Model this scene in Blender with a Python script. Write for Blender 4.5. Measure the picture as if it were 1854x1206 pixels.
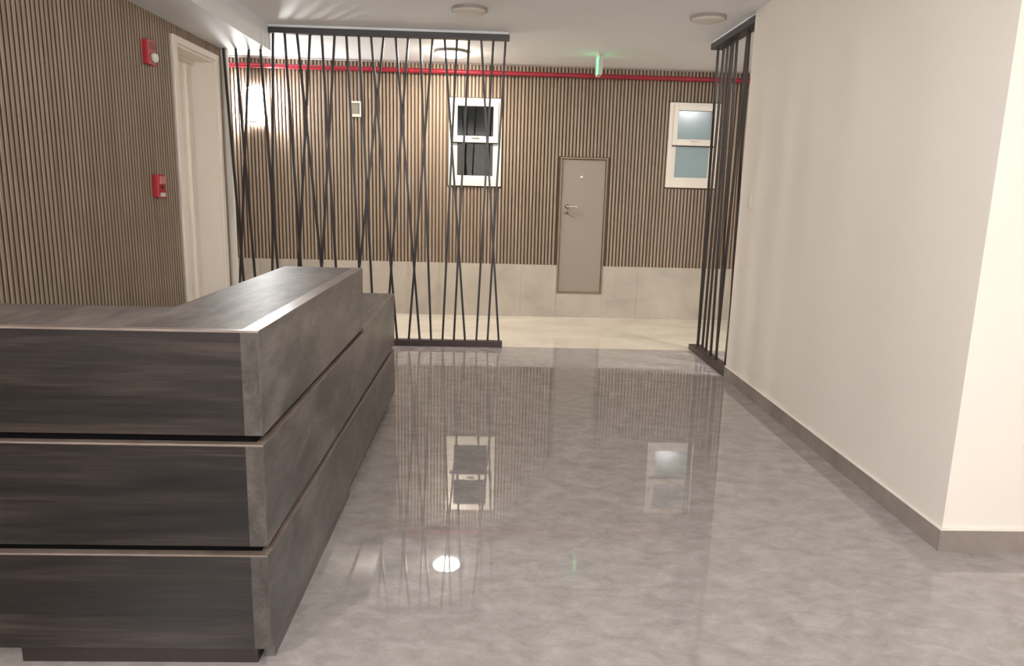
import bpy, bmesh, math, random
from mathutils import Matrix, Vector
random.seed(7)
for o in list(bpy.data.objects): bpy.data.objects.remove(o)
S = bpy.context.scene
COL = S.collection

# ---------------------------------------------------------------- camera
CAM_H = 1.6
F_PX, PITCH, ROLL, YAW = 1311.33, 0.194702, 0.026403, 0.033105
def cam_rot():
    cy, sy = math.cos(YAW), math.sin(YAW)
    f = Vector((sy, cy, 0)); rt = Vector((cy, -sy, 0)); up = Vector((0, 0, 1))
    f2 = math.cos(PITCH) * f - math.sin(PITCH) * up
    u2 = math.cos(PITCH) * up + math.sin(PITCH) * f
    r3 = math.cos(ROLL) * rt + math.sin(ROLL) * u2
    u3 = math.cos(ROLL) * u2 - math.sin(ROLL) * rt
    return Matrix((r3, u3, -f2)).transposed()
cd = bpy.data.cameras.new('camera'); cam = bpy.data.objects.new('camera', cd); COL.objects.link(cam)
cd.sensor_fit = 'HORIZONTAL'; cd.sensor_width = 36.0; cd.lens = F_PX / 1854 * 36.0
cd.clip_start = 0.02; cd.clip_end = 200
cam.matrix_world = Matrix.Translation((0, 0, CAM_H)) @ cam_rot().to_4x4()
S.camera = cam

# ---------------------------------------------------------------- world (night outside), exposure
w = bpy.data.worlds.new('night'); S.world = w; w.use_nodes = True
w.node_tree.nodes['Background'].inputs[0].default_value = (0.02, 0.024, 0.03, 1)
w.node_tree.nodes['Background'].inputs[1].default_value = 0.3
S.view_settings.view_transform = 'Standard'; S.view_settings.look = 'None'
S.view_settings.gamma = 1.0; S.view_settings.use_curve_mapping = False
S.view_settings.exposure = 0.1

# lamp colours and strengths (the lamps themselves are built below)
WARM = (1.0, 0.985, 0.97); COOL = (1.0, 0.995, 0.985); LAMPW = (1.0, 0.90, 0.76)
L_ROOM, L_BACK, L_SIDE, L_SCONCE, L_FILL, L_EXIT = 92.0, 195.0, 310.0, 200.0, 430.0, 1.6

# ---------------------------------------------------------------- materials
def srgb(r, g, b):
    f = lambda c: (c / 255 / 12.92) if c / 255 <= 0.04045 else ((c / 255 + 0.055) / 1.055) ** 2.4
    return (f(r), f(g), f(b), 1)
def mat(name):
    m = bpy.data.materials.new(name); m.use_nodes = True
    nt = m.node_tree; b = nt.nodes['Principled BSDF']
    return m, nt, b
def simple(name, col, rough=0.5, metal=0.0, emit=None, es=0.0, spec=0.5, noise=0.0, scale=6.0, bump=0.0):
    m, nt, b = mat(name)
    b.inputs['Base Color'].default_value = col; b.inputs['Roughness'].default_value = rough
    b.inputs['Metallic'].default_value = metal; b.inputs['Specular IOR Level'].default_value = spec
    if emit:
        b.inputs['Emission Color'].default_value = (*emit[:3], 1); b.inputs['Emission Strength'].default_value = es
    if noise or bump:
        tc = nt.nodes.new('ShaderNodeTexCoord'); n = nt.nodes.new('ShaderNodeTexNoise')
        n.inputs['Scale'].default_value = scale; n.inputs['Detail'].default_value = 4
        nt.links.new(tc.outputs['Object'], n.inputs['Vector'])
        if noise:
            mx = nt.nodes.new('ShaderNodeMix'); mx.data_type = 'RGBA'
            mx.inputs['A'].default_value = tuple(c * (1 - noise) for c in col[:3]) + (1,)
            mx.inputs['B'].default_value = tuple(min(1, c * (1 + noise)) for c in col[:3]) + (1,)
            nt.links.new(n.outputs['Fac'], mx.inputs['Factor']); nt.links.new(mx.outputs['Result'], b.inputs['Base Color'])
        if bump:
            bp = nt.nodes.new('ShaderNodeBump'); bp.inputs['Strength'].default_value = bump; bp.inputs['Distance'].default_value = 0.002
            nt.links.new(n.outputs['Fac'], bp.inputs['Height']); nt.links.new(bp.outputs['Normal'], b.inputs['Normal'])
    return m
def grain(name, dark, mid, light, scale, rough=0.4, bump=0.15, fine=(1, 1, 1), rnd=0.0, spec=0.5, stops=(0.3, 0.5, 0.72)):
    """wood: stretched noise, the stretch given by a scale vector in object space"""
    m, nt, b = mat(name); N = nt.nodes.new; L = nt.links.new
    tc = N('ShaderNodeTexCoord'); mp = N('ShaderNodeMapping'); mp.inputs['Scale'].default_value = scale
    oi = N('ShaderNodeObjectInfo'); cmb = N('ShaderNodeVectorMath'); cmb.operation = 'SCALE'
    cmb.inputs[0].default_value = (37.0, 19.0, 53.0); L(oi.outputs['Random'], cmb.inputs['Scale'])
    L(cmb.outputs['Vector'], mp.inputs['Location'])
    L(tc.outputs['Object'], mp.inputs['Vector'])
    n1 = N('ShaderNodeTexNoise'); n1.inputs['Scale'].default_value = 1; n1.inputs['Detail'].default_value = 7
    n1.inputs['Roughness'].default_value = 0.62; n1.inputs['Distortion'].default_value = 0.4
    L(mp.outputs['Vector'], n1.inputs['Vector'])
    mp2 = N('ShaderNodeMapping'); mp2.inputs['Scale'].default_value = tuple(s * f for s, f in zip(scale, fine))
    L(tc.outputs['Object'], mp2.inputs['Vector'])
    n2 = N('ShaderNodeTexNoise'); n2.inputs['Scale'].default_value = 4; n2.inputs['Detail'].default_value = 3
    L(mp2.outputs['Vector'], n2.inputs['Vector'])
    ad = N('ShaderNodeMath'); ad.operation = 'MULTIPLY_ADD'; ad.inputs[1].default_value = 0.3
    L(n2.outputs['Fac'], ad.inputs[0]); sc = N('ShaderNodeMath'); sc.operation = 'MULTIPLY'; sc.inputs[1].default_value = 0.7
    L(n1.outputs['Fac'], sc.inputs[0]); L(sc.outputs[0], ad.inputs[2])
    cr = N('ShaderNodeValToRGB'); e = cr.color_ramp.elements
    e[0].position = stops[0]; e[0].color = dark; e[1].position = stops[2]; e[1].color = light
    k = e.new(stops[1]); k.color = mid
    L(ad.outputs[0], cr.inputs['Fac'])
    out = cr.outputs['Color']
    if rnd:
        hs = N('ShaderNodeHueSaturation'); mr = N('ShaderNodeMapRange')
        mr.inputs['To Min'].default_value = 1 - rnd; mr.inputs['To Max'].default_value = 1 + rnd
        L(oi.outputs['Random'], mr.inputs['Value']); L(mr.outputs['Result'], hs.inputs['Value']); L(out, hs.inputs['Color']); out = hs.outputs['Color']
    L(out, b.inputs['Base Color']); b.inputs['Roughness'].default_value = rough; b.inputs['Specular IOR Level'].default_value = spec
    if bump:
        bp = N('ShaderNodeBump'); bp.inputs['Strength'].default_value = bump; bp.inputs['Distance'].default_value = 0.001
        L(ad.outputs[0], bp.inputs['Height']); L(bp.outputs['Normal'], b.inputs['Normal'])
    return m
def marble(name, c0, c1, c2, vein, rough=0.08, scale=1.6, spec=0.5, vs=0.25):
    m, nt, b = mat(name); N = nt.nodes.new; L = nt.links.new
    tc = N('ShaderNodeTexCoord'); mp = N('ShaderNodeMapping'); mp.inputs['Scale'].default_value = (1.0, 1.5, 1.0)
    mp.inputs['Rotation'].default_value = (0, 0, 0.35); L(tc.outputs['Object'], mp.inputs['Vector'])
    n1 = N('ShaderNodeTexNoise'); n1.inputs['Scale'].default_value = scale; n1.inputs['Detail'].default_value = 9
    n1.inputs['Roughness'].default_value = 0.7; n1.inputs['Distortion'].default_value = 0.4; L(mp.outputs['Vector'], n1.inputs['Vector'])
    cr = N('ShaderNodeValToRGB'); e = cr.color_ramp.elements
    e[0].position = 0.3; e[0].color = c0; e[1].position = 0.7; e[1].color = c2; k = e.new(0.5); k.color = c1
    L(n1.outputs['Fac'], cr.inputs['Fac'])
    n2 = N('ShaderNodeTexNoise'); n2.inputs['Scale'].default_value = scale * 2.3; n2.inputs['Detail'].default_value = 8
    n2.inputs['Roughness'].default_value = 0.6; n2.inputs['Distortion'].default_value = 2.2; L(mp.outputs['Vector'], n2.inputs['Vector'])
    sb = N('ShaderNodeMath'); sb.operation = 'SUBTRACT'; sb.inputs[1].default_value = 0.5; L(n2.outputs['Fac'], sb.inputs[0])
    ab = N('ShaderNodeMath'); ab.operation = 'ABSOLUTE'; L(sb.outputs[0], ab.inputs[0])
    mr = N('ShaderNodeMapRange'); mr.inputs['From Min'].default_value = 0.0; mr.inputs['From Max'].default_value = 0.03
    mr.inputs['To Min'].default_value = vs; mr.inputs['To Max'].default_value = 0.0; L(ab.outputs[0], mr.inputs['Value'])
    mx = N('ShaderNodeMix'); mx.data_type = 'RGBA'; L(mr.outputs['Result'], mx.inputs['Factor'])
    L(cr.outputs['Color'], mx.inputs['A']); mx.inputs['B'].default_value = vein
    L(mx.outputs['Result'], b.inputs['Base Color']); b.inputs['Roughness'].default_value = rough
    b.inputs['Specular IOR Level'].default_value = spec
    return m
def glass(name, tint):
    m, nt, b = mat(name); N = nt.nodes.new; L = nt.links.new
    out = nt.nodes['Material Output']; nt.nodes.remove(b)
    g = N('ShaderNodeBsdfGlossy'); g.inputs['Roughness'].default_value = 0.02
    t = N('ShaderNodeBsdfTransparent'); t.inputs['Color'].default_value = tint
    fr = N('ShaderNodeFresnel'); fr.inputs['IOR'].default_value = 1.6
    mx = N('ShaderNodeMixShader'); L(fr.outputs[0], mx.inputs[0]); L(t.outputs[0], mx.inputs[1]); L(g.outputs[0], mx.inputs[2])
    L(mx.outputs[0], out.inputs['Surface'])
    return m
M = {}
M['paint'] = simple('white_paint', srgb(231, 223, 213), 0.55, noise=0.015, scale=2.0, bump=0.03)
M['ceiling'] = simple('ceiling_paint', srgb(239, 241, 244), 0.6, noise=0.01, scale=2.0)
M['slat'] = grain('slat_wood', srgb(136, 118, 102), srgb(157, 139, 121), srgb(177, 159, 139), (24, 24, 1.2), 0.5, 0.08, (2, 2, 1), rnd=0.035)
M['slat_flank'] = simple('slat_flank_shade', srgb(102, 84, 69), 0.6, noise=0.1, scale=20)  # flanks coloured darker to paint the shade on the slat sides
M['slat_back'] = simple('slat_backing', srgb(92, 74, 60), 0.7, noise=0.1, scale=20)
M['floor'] = marble('polished_floor', srgb(137, 131, 128), srgb(154, 147, 144), srgb(171, 164, 161), srgb(190, 183, 179), 0.018, 8.0, spec=0.75, vs=0.16)
M['floor_back'] = marble('beige_floor', srgb(194, 184, 168), srgb(210, 200, 184), srgb(222, 213, 198), srgb(228, 220, 206), 0.12, 1.2)
M['dado'] = marble('dado_tile', srgb(166, 158, 147), srgb(184, 175, 162), srgb(198, 189, 175), srgb(204, 195, 181), 0.3, 1.4, vs=0.12)
M['base'] = marble('baseboard_tile', srgb(122, 112, 105), srgb(138, 127, 119), srgb(150, 140, 131), srgb(158, 148, 138), 0.25, 3.0, vs=0.1)
M['metal_trim'] = simple('pale_trim', srgb(232, 226, 216), 0.35)
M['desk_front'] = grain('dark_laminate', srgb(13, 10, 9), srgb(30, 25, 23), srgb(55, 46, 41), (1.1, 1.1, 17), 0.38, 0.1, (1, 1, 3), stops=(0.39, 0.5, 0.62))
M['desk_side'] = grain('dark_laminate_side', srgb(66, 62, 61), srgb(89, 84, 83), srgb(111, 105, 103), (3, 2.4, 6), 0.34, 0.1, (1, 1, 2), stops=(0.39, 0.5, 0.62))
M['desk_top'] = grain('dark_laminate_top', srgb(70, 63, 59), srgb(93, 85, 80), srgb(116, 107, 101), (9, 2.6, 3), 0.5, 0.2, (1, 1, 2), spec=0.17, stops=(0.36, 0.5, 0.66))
M['edge_glint'] = grain('edge_glint_paint', srgb(92, 80, 73), srgb(116, 102, 93), srgb(136, 121, 111), (4, 4, 30), 0.35, 0.05, (1, 1, 2))  # lighter colour painting the highlight along the panel lips
M['edge_strip'] = grain('panel_edge', srgb(50, 46, 43), srgb(67, 62, 58), srgb(86, 80, 75), (20, 9, 12), 0.4, 0.1, (1, 1, 2), stops=(0.36, 0.5, 0.66))  # side laminate darkened in colour where frontal light falls too bright
M['black'] = simple('shadow_gap_black', srgb(5, 4, 4), 0.9, spec=0.1)
M['plinth'] = simple('plinth_black', srgb(36, 28, 25), 0.5, noise=0.15, scale=12)
M['rod'] = simple('black_steel', srgb(44, 39, 40), 0.36, 0.3, noise=0.1, scale=30)
M['rod_lit'] = simple('black_steel_lit', srgb(54, 48, 43), 0.34, 0.3, noise=0.1, scale=30)  # same steel coloured lighter and browner, as if lit from the right
M['rail'] = simple('charcoal_rail', srgb(64, 62, 64), 0.45, 0.2, noise=0.08, scale=20)
M['rail_low'] = simple('brown_black_rail', srgb(62, 52, 50), 0.4, 0.2, noise=0.08, scale=20)
M['red'] = simple('red_gloss_paint', srgb(150, 30, 48), 0.3)
M['red_dark'] = simple('red_plastic', srgb(176, 28, 44), 0.4)
M['upvc'] = simple('white_upvc', srgb(236, 228, 214), 0.35)
M['slot_shade'] = simple('dark_slot_shade', srgb(50, 46, 42), 0.6)  # dark colour for slots, and for painted shade lines on the windows
M['glass'] = glass('night_glass', (0.82, 0.86, 0.84, 1))
M['frosted'] = simple('frosted_lit_glass', srgb(130, 146, 148), 0.18, emit=srgb(160, 182, 184), es=0.18, spec=0.6, noise=0.06, scale=4)
M['door_taupe'] = simple('taupe_door_paint', srgb(150, 138, 126), 0.42, noise=0.03, scale=3)
M['door_frame_taupe'] = simple('taupe_frame_paint', srgb(140, 120, 98), 0.45)
M['door_cream'] = simple('cream_door_paint', srgb(246, 238, 226), 0.45, noise=0.02, scale=3)
M['steel'] = simple('brushed_steel', srgb(176, 166, 152), 0.3, 0.9)
M['brass'] = simple('bright_lens', srgb(236, 228, 220), 0.15)
M['white_plastic'] = simple('white_plastic', srgb(232, 228, 220), 0.35)
M['grey_plastic'] = simple('grey_plastic', srgb(150, 144, 132), 0.5)
M['pink_sheen'] = simple('pink_sheen_plastic', srgb(206, 130, 128), 0.4)  # pink paints the light reflecting off the red front
M['lens'] = simple('clear_lens', srgb(228, 232, 226), 0.08, spec=0.8)
M['lamp_rim'] = simple('lamp_rim_grey', srgb(150, 142, 134), 0.4)  # rim greyed to stand in for the unlit lamps' shadow on the ceiling
M['lamp_off'] = simple('opal_diffuser', srgb(214, 208, 200), 0.35)
M['lamp_room'] = simple('room_lamp_light', (1, 1, 1, 1), 0.4, emit=WARM, es=L_ROOM)
M['lamp_back'] = simple('back_lamp_light', (1, 1, 1, 1), 0.4, emit=LAMPW, es=L_BACK)
M['lamp_side'] = simple('side_lamp_light', (1, 1, 1, 1), 0.4, emit=WARM, es=L_SIDE)
M['sconce'] = simple('sconce_light', (1, 1, 1, 1), 0.4, emit=COOL, es=L_SCONCE)
M['fill_sconce'] = simple('fill_sconce_light', (1, 1, 1, 1), 0.4, emit=WARM, es=L_FILL)
M['fill_sconce_dim'] = simple('fill_sconce_dim_light', (1, 1, 1, 1), 0.4, emit=WARM, es=L_FILL * 0.22)
M['exit_green'] = simple('exit_green_light', srgb(110, 220, 150), 0.3, emit=srgb(105, 235, 150), es=L_EXIT)
M['exit_edge'] = simple('exit_edge_acrylic', srgb(206, 206, 190), 0.25)

# ---------------------------------------------------------------- helpers
def box(bm, x0, x1, y0, y1, z0, z1):
    v = [bm.verts.new(p) for p in ((x0, y0, z0), (x1, y0, z0), (x1, y1, z0), (x0, y1, z0), (x0, y0, z1), (x1, y0, z1), (x1, y1, z1), (x0, y1, z1))]
    for f in ((0, 3, 2, 1), (4, 5, 6, 7), (0, 1, 5, 4), (1, 2, 6, 5), (2, 3, 7, 6), (3, 0, 4, 7)): bm.faces.new([v[i] for i in f])
def bar(bm, a, b, t, u=None):
    """square bar from a to b (ends cut level), t wide"""
    h = t / 2; rows = []
    for p in (a, b): rows.append([bm.verts.new((p[0] + sx * h, p[1] + sy * h, p[2])) for sx, sy in ((-1, -1), (1, -1), (1, 1), (-1, 1))])
    A, B = rows
    bm.faces.new(A[::-1]); bm.faces.new(B)
    for i in range(4): bm.faces.new((A[i], A[(i + 1) % 4], B[(i + 1) % 4], B[i]))
def lathe(bm, prof, n=40, mtx=None):
    """profile (r, h) turned about local z; closed at r = 0 ends"""
    mtx = mtx or Matrix(); rings = []
    for r, h in prof:
        if r < 1e-6: rings.append([bm.verts.new(mtx @ Vector((0, 0, h)))])
        else: rings.append([bm.verts.new(mtx @ Vector((r * math.cos(2 * math.pi * i / n), r * math.sin(2 * math.pi * i / n), h))) for i in range(n)])
    for A, B in zip(rings, rings[1:]):
        for i in range(n):
            j = (i + 1) % n
            if len(A) == 1 and len(B) == 1: continue
            if len(A) == 1: bm.faces.new((A[0], B[i], B[j]))
            elif len(B) == 1: bm.faces.new((A[i], A[j], B[0]))
            else: bm.faces.new((A[i], A[j], B[j], B[i]))
def bevel(bm, w, seg=2):
    bmesh.ops.bevel(bm, geom=list(bm.edges), offset=w, offset_type='OFFSET', segments=seg, profile=0.6, affect='EDGES', clamp_overlap=True)
def mesh(name, bm, m, smooth=False):
    bmesh.ops.recalc_face_normals(bm, faces=list(bm.faces))
    me = bpy.data.meshes.new(name); bm.to_mesh(me); bm.free()
    if m: me.materials.append(M[m])
    if smooth:
        for p in me.polygons: p.use_smooth = True
    return me
def link(name, data, parent=None, loc=None):
    o = bpy.data.objects.new(name, data); COL.objects.link(o)
    if loc: o.location = loc
    if parent: o.parent = parent
    return o
def obj(name, bm, m, parent=None, loc=None, smooth=False):
    return link(name, mesh(name, bm, m, smooth), parent, loc)
def bx(name, m, x0, x1, y0, y1, z0, z1, parent=None, bev=0.0, base=None):
    """a box given in world coordinates; base = origin of the thing it belongs to"""
    bm = bmesh.new(); b = base or (0, 0, 0)
    box(bm, x0 - b[0], x1 - b[0], y0 - b[1], y1 - b[1], z0 - b[2], z1 - b[2])
    if bev: bevel(bm, bev)
    return obj(name, bm, m, parent)
def tag(o, label, cat=None, group=None, kind=None):
    if label: o['label'] = label
    if cat: o['category'] = cat
    if group: o['group'] = group
    if kind: o['kind'] = kind
    return o
def empty(name, loc=(0, 0, 0)):
    o = link(name, None, None, loc); o.empty_display_size = 0.1; return o
def struct(name, label, cat, bm=None, m=None):
    o = obj(name, bm, m) if bm else empty(name)
    return tag(o, label, cat, kind='structure')
def panels(name, m, rects, parent, **k): return [bx(name, m, *r, parent=parent, **k) for r in rects]

# ================================================================ the setting
CEIL = 3.08
XL, XR = -2.62, 2.125          # faces of the left slat wall and of the right wall
YB, YS = 9.25, 7.36            # face of back wall, line of the rod screen / floor change
Y0 = -3.0                      # wall behind the photographer
XO = 5.2                       # far right outer wall
SOF = 2.85
# floors
bm = bmesh.new(); box(bm, XL - 0.25, XO, Y0, YS, -0.1, 0.0)
struct('floor', 'polished grey marble-look floor of the lobby', 'floor', bm, 'floor')
bm = bmesh.new(); box(bm, -4.6, XO, YS, YB + 0.2, -0.1, 0.0)
struct('floor', 'pale beige floor strip along the back wall', 'floor', bm, 'floor_back')
# ceiling and dropped soffit over the left wall
bm = bmesh.new(); box(bm, -4.6, XO, Y0, YB + 0.2, CEIL, CEIL + 0.1)
ceil = struct('ceiling', 'plain white painted ceiling', 'ceiling', bm, 'ceiling')
bx('soffit', 'ceiling', XL - 0.25, -2.14, Y0, 7.42, SOF, CEIL, ceil)
# walls out of view that close the room
bm = bmesh.new(); box(bm, XL - 0.25, XO, Y0 - 0.1, Y0, 0, CEIL)
struct('wall_rear', 'white wall behind the photographer', 'wall', bm, 'paint')
bm = bmesh.new(); box(bm, XO, XO + 0.1, Y0, YB + 0.2, 0, CEIL)
struct('wall_outer', 'white outer wall beyond the right partition', 'wall', bm, 'paint')
bm = bmesh.new(); box(bm, -4.7, -4.6, 7.4, YB + 0.2, 0, CEIL)
struct('wall_passage', 'white end wall of the passage behind the left wall', 'wall', bm, 'paint')

# ---- right wall: long partition and its return that faces the camera
bm = bmesh.new(); box(bm, XR, XR + 0.2, 3.07, 6.235, 0, CEIL)
wr = struct('wall_right', 'white partition wall running back along the right', 'wall', bm, 'paint')
bm = bmesh.new(); box(bm, XR + 0.2, XO, 3.07, 3.27, 0, CEIL)
struct('wall_return', 'brightly lit white wall facing the camera at far right', 'wall', bm, 'paint')
b1 = bx('baseboard_right', 'base', XR - 0.012, XR, 3.058, 6.235, 0, 0.105); tag(b1, 'grey tile baseboard along the right partition', 'baseboard', kind='structure')
bx('edge_strip', 'metal_trim', XR - 0.014, XR + 0.0, 3.056, 6.235, 0.105, 0.111, b1)
b2 = bx('baseboard_return', 'base', XR, XO, 3.058, 3.07, 0, 0.105); tag(b2, 'grey tile baseboard below the bright wall at far right', 'baseboard', kind='structure')
bx('edge_strip', 'metal_trim', XR, XO, 3.056, 3.07, 0.105, 0.111, b2)

# ---- slats: one shared profile per length
SP, SW, SD = 0.0435, 0.027, 0.018
_slat = {}
def slat_mesh(h, axis):
    k = (round(h, 3), axis)
    if k not in _slat:
        bm = bmesh.new(); a, d, c = SW / 2, SD, 0.004
        prof = [(-a, 0), (-a, d - c), (-a + c, d), (a - c, d), (a, d - c), (a, 0)]
        rows = []
        for z in (0, h):
            if axis == 'y': rows.append([bm.verts.new((u, -v, z)) for u, v in prof])      # faces -y
            else: rows.append([bm.verts.new((v, u, z)) for u, v in prof])                 # faces +x
        A, B = rows; n = len(prof)
        for i in range(n): bm.faces.new((A[i], A[(i + 1) % n], B[(i + 1) % n], B[i]))
        bm.faces.new(A[::-1]); bm.faces.new(B)
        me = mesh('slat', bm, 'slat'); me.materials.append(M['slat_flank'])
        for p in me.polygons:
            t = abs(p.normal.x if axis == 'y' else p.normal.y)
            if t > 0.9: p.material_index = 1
        _slat[k] = me
    return _slat[k]

# ---- left wall (slatted), with the cream doorway
DY0, DY1, DZ1 = 6.345, 7.215, 2.715      # door opening
bm = bmesh.new()
box(bm, XL - 0.25, XL, Y0, DY0, 0, SOF); box(bm, XL - 0.25, XL, DY1, 7.40, 0, SOF); box(bm, XL - 0.25, XL, DY0, DY1, DZ1, SOF)
wl = struct('wall_left', 'brown vertical slat wall on the left', 'wall', bm, 'slat_back')
y = 2.0
while y < 7.39:
    if DY0 - 0.095 - SW / 2 < y < DY1 + 0.075 + SW / 2:
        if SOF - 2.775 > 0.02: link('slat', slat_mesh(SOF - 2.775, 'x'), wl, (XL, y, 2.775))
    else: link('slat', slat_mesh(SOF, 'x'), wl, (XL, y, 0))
    y += SP
t = struct('trim_1', 'pale vertical strip at the end of the left slat wall', 'trim')
bx('end_post', 'metal_trim', XL + 0.005, XL + 0.07, 7.37, 7.42, 0, SOF, t)
d = struct('door_1', 'tall cream doorway in the left slat wall', 'door')
cas = 'door_cream'
bx('casing', cas, XL, XL + 0.028, DY0 - 0.08, DY0, 0, 2.77, d, 0.004)
bx('casing', cas, XL, XL + 0.028, DY1, DY1 + 0.065, 0, 2.77, d, 0.004)
bx('casing', cas, XL, XL + 0.028, DY0, DY1, DZ1, 2.77, d, 0.004)
bx('jamb', cas, XL - 0.26, XL + 0.002, DY0, DY0 + 0.02, 0, DZ1, d)
bx('jamb', cas, XL - 0.26, XL + 0.002, DY1 - 0.02, DY1, 0, DZ1, d)
bx('jamb', cas, XL - 0.26, XL + 0.002, DY0 + 0.02, DY1 - 0.02, DZ1 - 0.02, DZ1, d)
bx('door_stop', cas, XL - 0.2, XL - 0.165, DY0 + 0.02, DY1 - 0.02, DZ1 - 0.045, DZ1 - 0.02, d)
bx('door_leaf', cas, XL - 0.25, XL - 0.205, DY0 + 0.022, DY1 - 0.022, 0.008, DZ1 - 0.022, d, 0.002)

# ---- back wall (slats above a tiled dado) with two windows and a small access door
W1 = (-0.537, 0.115, 1.640, 2.690)
W2 = (2.182, 2.812, 1.685, 2.712)
D2 = (0.862, 1.446, 0.315, 2.018)
DADO, STOP = 0.672, 3.08
XB0, XB1 = -4.6, XO
bm = bmesh.new()
def wallpiece(x0, x1, z0, z1): box(bm, x0, x1, YB + 0.02, YB + 0.2, z0, z1)
cuts = sorted([W1, D2, W2])
xs = XB0
for x0, x1, z0, z1 in cuts:
    wallpiece(xs, x0, 0, CEIL); wallpiece(x0, x1, 0, z0); wallpiece(x0, x1, z1, CEIL); xs = x1
wallpiece(xs, XB1, 0, CEIL)
wb = struct('wall_back', 'slatted back wall above a beige tile dado', 'wall', bm, 'slat_back')
x = -3.72
while x < 3.75:
    spans = [(DADO, STOP)]
    for x0, x1, z0, z1 in cuts:
        g = 0.012 + SW / 2
        if x0 - g < x < x1 + g:
            new = []
            for a, b in spans:
                if z0 - 0.018 > a: new.append((a, min(b, z0 - 0.018)))
                if z1 + 0.012 < b: new.append((max(a, z1 + 0.012), b))
            spans = new
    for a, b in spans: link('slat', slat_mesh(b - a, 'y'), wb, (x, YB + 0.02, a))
    x += SP
px = XB0
for x1 in (-3.2, -2.0, -0.8, 0.4, 0.857):
    bx('dado_panel', 'dado', px + 0.0008, x1 - 0.0008, YB - 0.008, YB + 0.02, 0, DADO, wb); px = x1
bx('dado_panel', 'dado', 0.8585, 1.4495, YB - 0.008, YB + 0.02, 0, 0.308, wb)
px = 1.451
for x1 in (1.9, 3.1, 4.3, XB1):
    bx('dado_panel', 'dado', px + 0.0008, x1 - 0.0008, YB - 0.008, YB + 0.02, 0, DADO, wb); px = x1

def window(name, label, r, pane_mat):
    x0, x1, z0, z1 = r; yf = YB - 0.02
    W = struct(name, label, 'window')
    u = 'upvc'; H = z1 - z0; Wd = x1 - x0
    zm = z0 + 0.505 * H; fw = 0.06
    bx('outer_frame', u, x0, x0 + fw, yf, YB + 0.1, z0, z1, W, 0.003)
    bx('outer_frame', u, x1 - fw, x1, yf, YB + 0.1, z0, z1, W, 0.003)
    bx('outer_frame', u, x0 + fw, x1 - fw, yf, YB + 0.1, z1 - 0.045, z1, W, 0.003)
    bx('outer_frame', u, x0 + fw, x1 - fw, yf, YB + 0.1, z0, z0 + 0.09, W, 0.003)
    bx('shadow_line', 'slot_shade', x0 - 0.008, x1 + 0.008, YB - 0.004, YB + 0.012, z1, z1 + 0.010, W)  # dark strip painting the shadow gap at the cut slats
    # upper sash stands proud of the frame
    sx0, sx1, sz0, sz1 = x0 + 0.05, x1 - 0.05, z0 + 0.5 * H, z1 - 0.035
    s = empty('sash'); s.parent = W
    ys0, ys1 = yf - 0.03, YB + 0.03
    bx('stile', u, sx0, sx0 + 0.055, ys0, ys1, sz0, sz1, s, 0.003); bx('stile', u, sx1 - 0.055, sx1, ys0, ys1, sz0, sz1, s, 0.003)
    bx('rail', u, sx0 + 0.055, sx1 - 0.055, ys0, ys1, sz1 - 0.06, sz1, s, 0.003); bx('rail', u, sx0 + 0.055, sx1 - 0.055, ys0, ys1, sz0, sz0 + 0.075, s, 0.003)
    bx('pane', pane_mat, sx0 + 0.055, sx1 - 0.055, YB - 0.006, YB, sz0 + 0.075, sz1 - 0.06, s)
    bx('latch', u, (sx0 + sx1) / 2 - 0.05, (sx0 + sx1) / 2 + 0.05, ys0 - 0.02, ys0 + 0.002, sz0 + 0.055, sz0 + 0.075, s, 0.003)
    bx('slot_shade', 'slot_shade', sx0, sx1, yf - 0.012, yf + 0.01, sz0 - 0.012, sz0 - 0.001, W)  # dark strip painted as the shade line under the upper sash
    # lower fixed light
    bx('bead', u, x0 + fw, x0 + fw + 0.045, yf + 0.01, YB + 0.06, z0 + 0.09, sz0, W, 0.003)
    bx('bead', u, x1 - fw - 0.045, x1 - fw, yf + 0.01, YB + 0.06, z0 + 0.09, sz0, W, 0.003)
    bx('bead', u, x0 + fw + 0.045, x1 - fw - 0.045, yf + 0.01, YB + 0.06, z0 + 0.09, z0 + 0.125, W, 0.003)
    bx('pane', pane_mat, x0 + fw + 0.045, x1 - fw - 0.045, YB + 0.014, YB + 0.02, z0 + 0.125, sz0, W)
window('window_1', 'white framed window with dark night panes behind the rod screen', W1, 'glass')
window('window_2', 'white framed window with pale blue frosted panes at right', W2, 'frosted')

d = struct('door_2', 'narrow taupe access door raised in the back wall', 'door')
x0, x1, z0, z1 = D2
fr = 'door_frame_taupe'
bx('frame', fr, x0 - 0.004, x0 + 0.016, YB - 0.014, YB + 0.08, z0 - 0.004, z1 + 0.004, d); bx('frame', fr, x1 - 0.016, x1 + 0.004, YB - 0.014, YB + 0.08, z0 - 0.004, z1 + 0.004, d)
bx('frame', fr, x0 + 0.016, x1 - 0.016, YB - 0.014, YB + 0.08, z1 - 0.016, z1 + 0.004, d); bx('frame', fr, x0 + 0.016, x1 - 0.016, YB - 0.014, YB + 0.08, z0 - 0.004, z0 + 0.012, d)
bx('shadow_gap', 'slot_shade', x0 + 0.016, x1 - 0.016, YB + 0.05, YB + 0.07, z0 + 0.012, z1 - 0.016, d)
bx('door_leaf', 'door_taupe', x0 + 0.022, x1 - 0.022, YB + 0.004, YB + 0.05, z0 + 0.016, z1 - 0.024, d, 0.002)
ry = Matrix.Rotation(math.pi / 2, 4, 'X')       # turns +z to -y
def stud(name, m, parent, x, z, prof, n=24):
    bm = bmesh.new(); lathe(bm, prof, n, Matrix.Translation((x, YB + 0.004, z)) @ ry); return obj(name, bm, m, parent, smooth=True)
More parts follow.
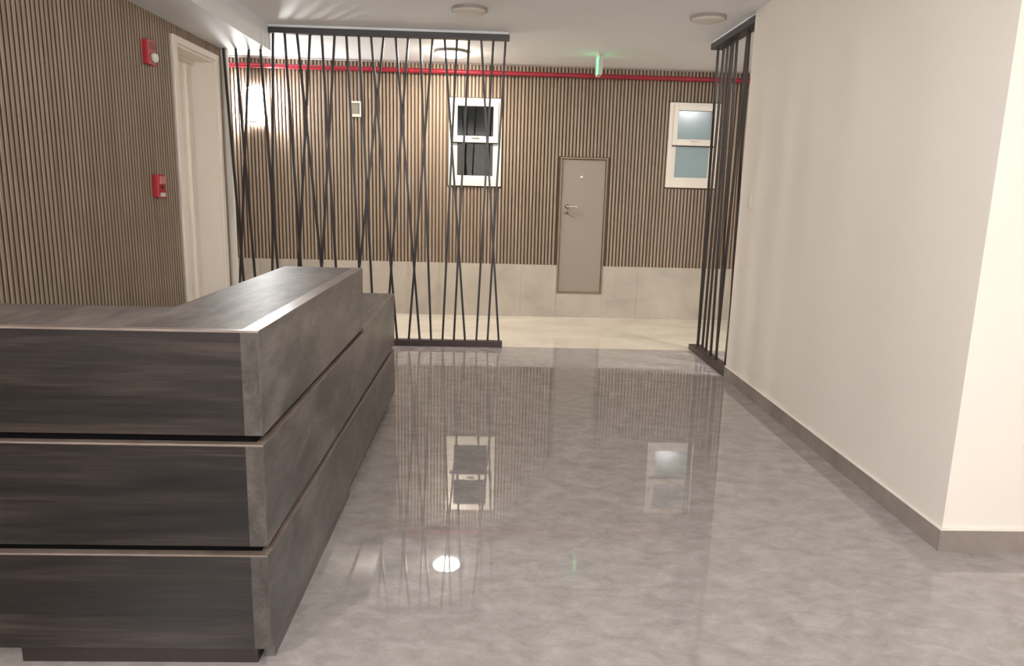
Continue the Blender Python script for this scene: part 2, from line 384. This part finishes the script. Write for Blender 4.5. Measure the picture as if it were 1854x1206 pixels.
stud('peephole', 'brass', d, 1.127, 1.782, [(0, 0), (0.017, 0), (0.017, 0.006), (0.011, 0.010), (0, 0.010)])
hd = stud('handle', 'steel', d, 0.955, 1.415, [(0, 0), (0.026, 0), (0.026, 0.008), (0.011, 0.010), (0.011, 0.045), (0, 0.045)])
bx('lever', 'steel', 0.945, 1.085, YB - 0.046, YB - 0.030, 1.405, 1.425, hd, 0.004)
kh = stud('lock', 'steel', d, 0.955, 1.340, [(0, 0), (0.024, 0), (0.024, 0.008), (0.010, 0.009), (0.010, 0.016), (0, 0.016)])
bm = bmesh.new(); bar(bm, (0.96, YB - 0.012, 1.345), (1.06, YB - 0.004, 1.285), 0.012); obj('hanging_key', bm, 'steel', kh)

# ================================================================ reception desk
DX, DYF, DYH, DYL, DT = -0.705, 2.20, 4.03, 5.35, 1.155      # side face, front face, far end of high and low part, top
G1, G1L, G2, G2L, PB = 0.818, 0.788, 0.440, 0.409, 0.068      # tier joints
LOW = 0.825
DXE = -2.05
IN_X, IN_Y = -1.135, 2.62
RD = empty('reception_desk', (DX - 0.5, DYF + 0.5, 0))
tag(RD, 'dark wood L-shaped reception desk with grooved panels', 'reception desk')
base = tuple(RD.location)
def dk(name, m, *r, bev=0.0015): return bx(name, m, *r, parent=RD, bev=bev, base=base)
SX = DX - 0.056                    # front panels butt against the thick side panels
for z0, z1 in ((G1, DT), (G2, G1L), (PB, G2L)):
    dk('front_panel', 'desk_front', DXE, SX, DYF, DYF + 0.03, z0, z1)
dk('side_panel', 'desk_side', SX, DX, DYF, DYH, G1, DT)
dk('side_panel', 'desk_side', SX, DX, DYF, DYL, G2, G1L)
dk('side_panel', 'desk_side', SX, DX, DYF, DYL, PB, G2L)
dk('low_side_rim', 'desk_side', SX, DX, DYH, DYL, G1L + 0.0006, LOW)
for z0, z1, ye in ((G1L, G1, DYH - 0.01), (G2L, G2, DYL - 0.01)):
    bm = bmesh.new(); q = 0.03
    box(bm, DXE - base[0] + 0.02, DX - q - base[0], DYF + q - base[1], DYF + 0.05 - base[1], z0, z1)
    box(bm, SX - base[0], DX - q - base[0], DYF + 0.05 - base[1], ye - base[1], z0, z1)
    obj('shadow_gap', bm, 'black', RD)
# counter top: an L, in two boards mitred into one slab
bm = bmesh.new()
P = [(DXE, DYF + 0.03), (SX, DYF + 0.03), (SX, DYH - 0.03), (IN_X, DYH - 0.03), (IN_X, IN_Y), (DXE, IN_Y)]
A = [bm.verts.new((px_ - base[0], py_ - base[1], DT - 0.03)) for px_, py_ in P]; B = [bm.verts.new((px_ - base[0], py_ - base[1], DT - 0.0005)) for px_, py_ in P]
for i in range(6): bm.faces.new((A[i], A[(i + 1) % 6], B[(i + 1) % 6], B[i]))
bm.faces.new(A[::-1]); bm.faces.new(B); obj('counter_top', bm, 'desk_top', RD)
dk('top_edge', 'edge_glint', SX, DX - 0.0015, DYF + 0.0015, DYH - 0.0015, DT - 0.0004, DT + 0.0012, bev=0)  # pale strip standing in for light reflected along the side panel top
for z0, z1 in ((G1, DT), (G2, G1L), (PB, G2L)):
    dk('panel_edge', 'edge_strip', SX, DX - 0.0015, DYF - 0.001, DYF + 0.001, z0 + 0.001, z1 - 0.005, bev=0)
    dk('edge_glint', 'edge_glint', DXE, DX - 0.001, DYF - 0.0012, DYF + 0.03, z1 - 0.006, z1 + 0.0005, bev=0.001)
for z1, ye in ((G1L, DYL), (G2L, DYL)):
    dk('edge_glint', 'edge_glint', DX - 0.03, DX + 0.001, DYF + 0.03, DYH if z1 == G1L else ye, z1 - 0.004, z1 + 0.0005, bev=0.001)
dk('end_panel', 'desk_side', IN_X, SX, DYH - 0.03, DYH, LOW, DT)
dk('inner_panel', 'desk_front', IN_X, IN_X + 0.02, IN_Y, DYH - 0.03, LOW - 0.06, DT - 0.03)
dk('inner_panel', 'desk_front', DXE, IN_X, IN_Y - 0.02, IN_Y, LOW - 0.06, DT - 0.03)
dk('low_top', 'desk_top', -1.42, SX, IN_Y + 0.0, DYL, LOW - 0.03, LOW)
dk('work_top', 'desk_top', DXE, -1.42, IN_Y, 3.0, LOW - 0.09, LOW - 0.06)
dk('end_panel', 'desk_side', -1.42, SX, DYL - 0.03, DYL, PB, LOW - 0.03)
dk('modesty_panel', 'desk_front', -1.44, -1.42, 3.0, DYL, PB, LOW)
dk('plinth', 'plinth', -1.545, SX - 0.0, DYF + 0.025, DYF + 0.3, 0, PB, bev=0)
dk('plinth', 'desk_side', SX + 0.01, DX - 0.008, DYF + 0.06, 3.6, 0, PB, bev=0)
dk('plinth', 'plinth', -1.36, DX - 0.028, 3.6, 5.08, 0, PB, bev=0)

# ================================================================ rod screens
ROD = 0.021
perm = {-4: -3, -3: -2, -2: -4, -1: 0, 0: -1, 1: 2, 2: 4, 3: 1, 4: 5, 5: 3, 6: 7, 7: 8, 8: 10, 9: 6, 10: 12, 11: 9, 12: 13, 13: 11,
        14: 16, 15: 14, 16: 15, 17: 19, 18: 17, 19: 18}
sx = lambda i: -2.105 + (0.108 + 2.105) / 19 * i
SC = empty('rod_screen', (-1.2, YS, 0)); base = tuple(SC.location)
tag(SC, 'black screen of crossing metal rods behind the reception desk', 'screen')
bx('top_rail', 'rail', -2.14, 0.146, YS - 0.035, YS + 0.035, 3.002, 3.056, SC, 0.002, base)
bx('mounting_strip', 'ceiling', -2.14, 0.13, YS - 0.02, YS + 0.03, 3.056, CEIL, SC, 0, base)
bx('bottom_rail', 'rail_low', XL + 0.08, 0.142, YS - 0.035, YS + 0.035, 0, 0.062, SC, 0.002, base)
for a, b in perm.items():
    yy = -0.0125 if b > a else 0.0125
    zt = 3.004 if a >= 0 else SOF
    bm = bmesh.new(); bar(bm, (sx(b) - base[0], yy, 0.06), (sx(a) - base[0], yy, zt), ROD)
    obj('rod', bm, 'rod', SC)
S2 = empty('rod_screen', (XR + 0.06, 6.8, 0)); base = tuple(S2.location)
tag(S2, 'short black rod screen at the end of the right partition', 'screen')
YA, YE = 6.24, 7.46
bx('top_rail', 'rail', XR, XR + 0.12, YA, YE, 3.0, 3.056, S2, 0.002, base)
bx('mounting_strip', 'ceiling', XR + 0.015, XR + 0.10, YA, YE - 0.015, 3.056, CEIL, S2, 0, base)
bx('bottom_rail', 'rail_low', XR, XR + 0.12, YA, YE, 0, 0.05, S2, 0.002, base)
for ta, tb in ((7.43, 7.36), (7.33, 7.43), (7.21, 7.27), (7.10, 7.14), (6.98, 6.90), (6.87, 6.72), (6.66, 6.81), (6.55, 6.40), (6.42, 6.52)):
    xx = 0.006 if tb < ta else 0.031
    bm = bmesh.new(); bar(bm, (xx, tb - base[1], 0.048), (xx, ta - base[1], 3.002), ROD); obj('rod', bm, 'rod_lit', S2)

# ================================================================ fixtures
# red fire pipe along the back wall
PZ, PY, PR = 2.980, YB - 0.075, 0.027
FP = empty('fire_pipe', (0, PY, PZ)); tag(FP, 'long red fire pipe under the ceiling along the back wall', 'pipe')
rx = Matrix.Rotation(math.pi / 2, 4, 'Y')
bm = bmesh.new(); lathe(bm, [(0, 0), (PR, 0), (PR, 9.0), (0, 9.0)], 20, Matrix.Translation((-4.4, 0, 0)) @ rx); obj('tube', bm, 'red', FP, smooth=False)
for x in (-3.0, -1.0, 1.07, 2.35, 3.4):
    bm = bmesh.new(); lathe(bm, [(PR, 0), (PR + 0.005, 0), (PR + 0.005, 0.03), (PR, 0.03)], 20, Matrix.Translation((x, 0, 0)) @ rx)
    br = obj('pipe_clip', bm, 'red_dark', FP)
    bm = bmesh.new(); box(bm, x + 0.008, x + 0.022, PR, YB - 0.002 - PY, -0.006, 0.006); obj('bracket', bm, 'red_dark', br)

# ceiling lamps: round surface discs
def disc_lamp(x, y, r, on, label, group=None):
    dep = 0.045 if on else 0.03
    o = empty('ceiling_lamp', (x, y, CEIL)); tag(o, label, 'ceiling lamp', group)
    bm = bmesh.new(); lathe(bm, [(0, 0), (r, 0), (r, -0.022), (r * 0.985, -0.026), (r * 0.94, -0.026), (r * 0.94, -0.012), (0, -0.012)], 48); obj('rim', bm, 'lamp_rim', o, smooth=False)
    bm = bmesh.new(); pr = [(r * 0.935, -0.014)] + [(r * 0.935 * math.cos(k * math.pi / 16), -0.024 - dep * math.sin(k * math.pi / 16)) for k in range(0, 8)] + [(0, -0.024 - dep)]
    lathe(bm, pr, 48); obj('diffuser', bm, on or 'lamp_off', o, smooth=True)
disc_lamp(-0.21, 6.46, 0.15, None, 'unlit round ceiling lamp in front of the long rod screen')
disc_lamp(1.80, 6.46, 0.15, None, 'unlit round ceiling lamp beside the short rod screen')
disc_lamp(-0.47, 8.42, 0.18, 'lamp_back', 'glowing round ceiling lamp behind the long rod screen')
disc_lamp(3.26, 6.0, 0.17, 'lamp_side', 'lit round ceiling lamp behind the right partition')
disc_lamp(0.6, -1.0, 0.17, 'lamp_room', 'lit round ceiling lamp above the photographer')
disc_lamp(0.4, 2.0, 0.17, 'lamp_room', 'added unseen round ceiling lamp above the floor before the desk')  # out of view, added to brighten the near end of the right wall

# wall sconces: one in view on the back wall, the others unseen, added as fill light for ceiling and walls
def sconce(x, y, z, rot, m, label):
    o = empty('wall_sconce', (x, y, z)); o.rotation_euler.z = rot; tag(o, label, 'wall lamp')
    bx('back_plate', 'white_plastic', -0.06, 0.06, -0.03, 0.004, -0.15, 0.15, o, 0.002)
    bx('diffuser', m, -0.095, 0.095, -0.115, -0.02, -0.195, 0.195, o, 0.006)
    bx('end_cap', 'lamp_rim', -0.095, 0.095, -0.13, -0.02, 0.195, 0.203, o, 0.002)
    bx('end_cap', 'lamp_rim', -0.095, 0.095, -0.13, -0.02, -0.203, -0.195, o, 0.002)
sconce(-2.86, YB, 2.53, 0, 'sconce', 'bright white box sconce on the back wall at left')
sconce(XL, -1.2, 2.4, math.pi / 2, 'fill_sconce', 'added unseen fill sconce on the left wall beside the photographer')
sconce(0.6, Y0, 2.4, math.pi, 'fill_sconce', 'added unseen fill sconce on the wall behind the photographer')
sconce(3.6, Y0, 2.4, math.pi, 'fill_sconce_dim', 'added unseen fill sconce at the right end of the rear wall')

# small framed grey box on the back wall
o = empty('wall_vent', (-1.675, YB, 2.52)); tag(o, 'small white framed vent with grey face on the back wall', 'vent'); base = tuple(o.location)
for r in ((-1.742, -1.608, 2.588, 2.612), (-1.742, -1.608, 2.428, 2.460), (-1.742, -1.728, 2.460, 2.588), (-1.622, -1.608, 2.460, 2.588)):
    bx('frame_bar', 'white_plastic', r[0], r[1], YB - 0.03, YB + 0.004, r[2], r[3], o, 0.002, base)
bx('face', 'grey_plastic', -1.728, -1.622, YB - 0.016, YB + 0.004, 2.460, 2.588, o, 0, base)

# exit sign, seen edge on
o = empty('exit_sign', (1.15, 8.3, CEIL)); tag(o, 'green lit sign blade hanging edge-on from the ceiling', 'exit sign'); base = tuple(o.location)
bx('ceiling_mount', 'lamp_off', 1.115, 1.185, 8.18, 8.42, CEIL - 0.022, CEIL, o, 0.004, base)
bx('blade', 'exit_edge', 1.130, 1.170, 8.20, 8.40, 2.85, CEIL - 0.022, o, 0.004, base)
bx('lit_face', 'exit_green', 1.1275, 1.130, 8.215, 8.385, 2.865, CEIL - 0.03, o, 0, base)
bx('lit_face', 'exit_green', 1.170, 1.1725, 8.215, 8.385, 2.865, CEIL - 0.03, o, 0, base)

# fire alarm sounder and call point on the left slat wall
WX = XL + SD
o = empty('fire_alarm_strobe', (WX, 5.80, 2.54)); tag(o, 'red fire alarm sounder with clear strobe on left slat wall', 'fire alarm'); base = tuple(o.location)
bx('back_box', 'red_dark', WX, WX + 0.035, 5.735, 5.865, 2.455, 2.625, o, 0.005, base)
bx('front_plate', 'red_dark', WX + 0.035, WX + 0.045, 5.730, 5.870, 2.450, 2.630, o, 0.004, base)
for k in range(4): bx('grille_slot', 'slot_shade', WX + 0.0445, WX + 0.046, 5.755, 5.845, 2.565 + 0.014 * k, 2.571 + 0.014 * k, o, 0, base)
bm = bmesh.new(); lathe(bm, [(0, 0), (0.036, 0), (0.036, 0.012)] + [(0.036 * math.cos(k * math.pi / 14), 0.012 + 0.026 * math.sin(k * math.pi / 14)) for k in range(1, 7)] + [(0, 0.038)], 24,
                         Matrix.Translation((0.045, 0.012, -0.035)) @ rx); obj('strobe_lens', bm, 'lens', o, smooth=True)
o = empty('call_point', (WX, 5.81, 1.56)); tag(o, 'red fire alarm pull station on left slat wall', 'fire alarm'); base = tuple(o.location)
bx('back_box', 'red_dark', WX, WX + 0.04, 5.755, 5.865, 1.475, 1.645, o, 0.004, base)
bx('front_plate', 'red_dark', WX + 0.04, WX + 0.05, 5.750, 5.870, 1.470, 1.650, o, 0.004, base)
bx('pull_handle', 'pink_sheen', WX + 0.05, WX + 0.06, 5.765, 5.855, 1.575, 1.635, o, 0.003, base)
bm = bmesh.new(); lathe(bm, [(0, 0), (0.012, 0), (0.012, 0.006), (0, 0.006)], 16, Matrix.Translation((0.05, 0.0, -0.01)) @ rx); obj('key_hole', bm, 'slot_shade', o)
bx('label_strip', 'white_plastic', WX + 0.05, WX + 0.054, 5.770, 5.850, 1.480, 1.510, o, 0, base)

# light switch on the right wall near its far end
o = empty('light_switch', (XR, 5.99, 1.56)); tag(o, 'small white light switch on the right partition', 'light switch'); base = tuple(o.location)
bx('switch_plate', 'paint', XR - 0.008, XR, 5.95, 6.03, 1.50, 1.62, o, 0.002, base)
bx('rocker', 'paint', XR - 0.012, XR - 0.008, 5.97, 6.01, 1.53, 1.59, o, 0.001, base)
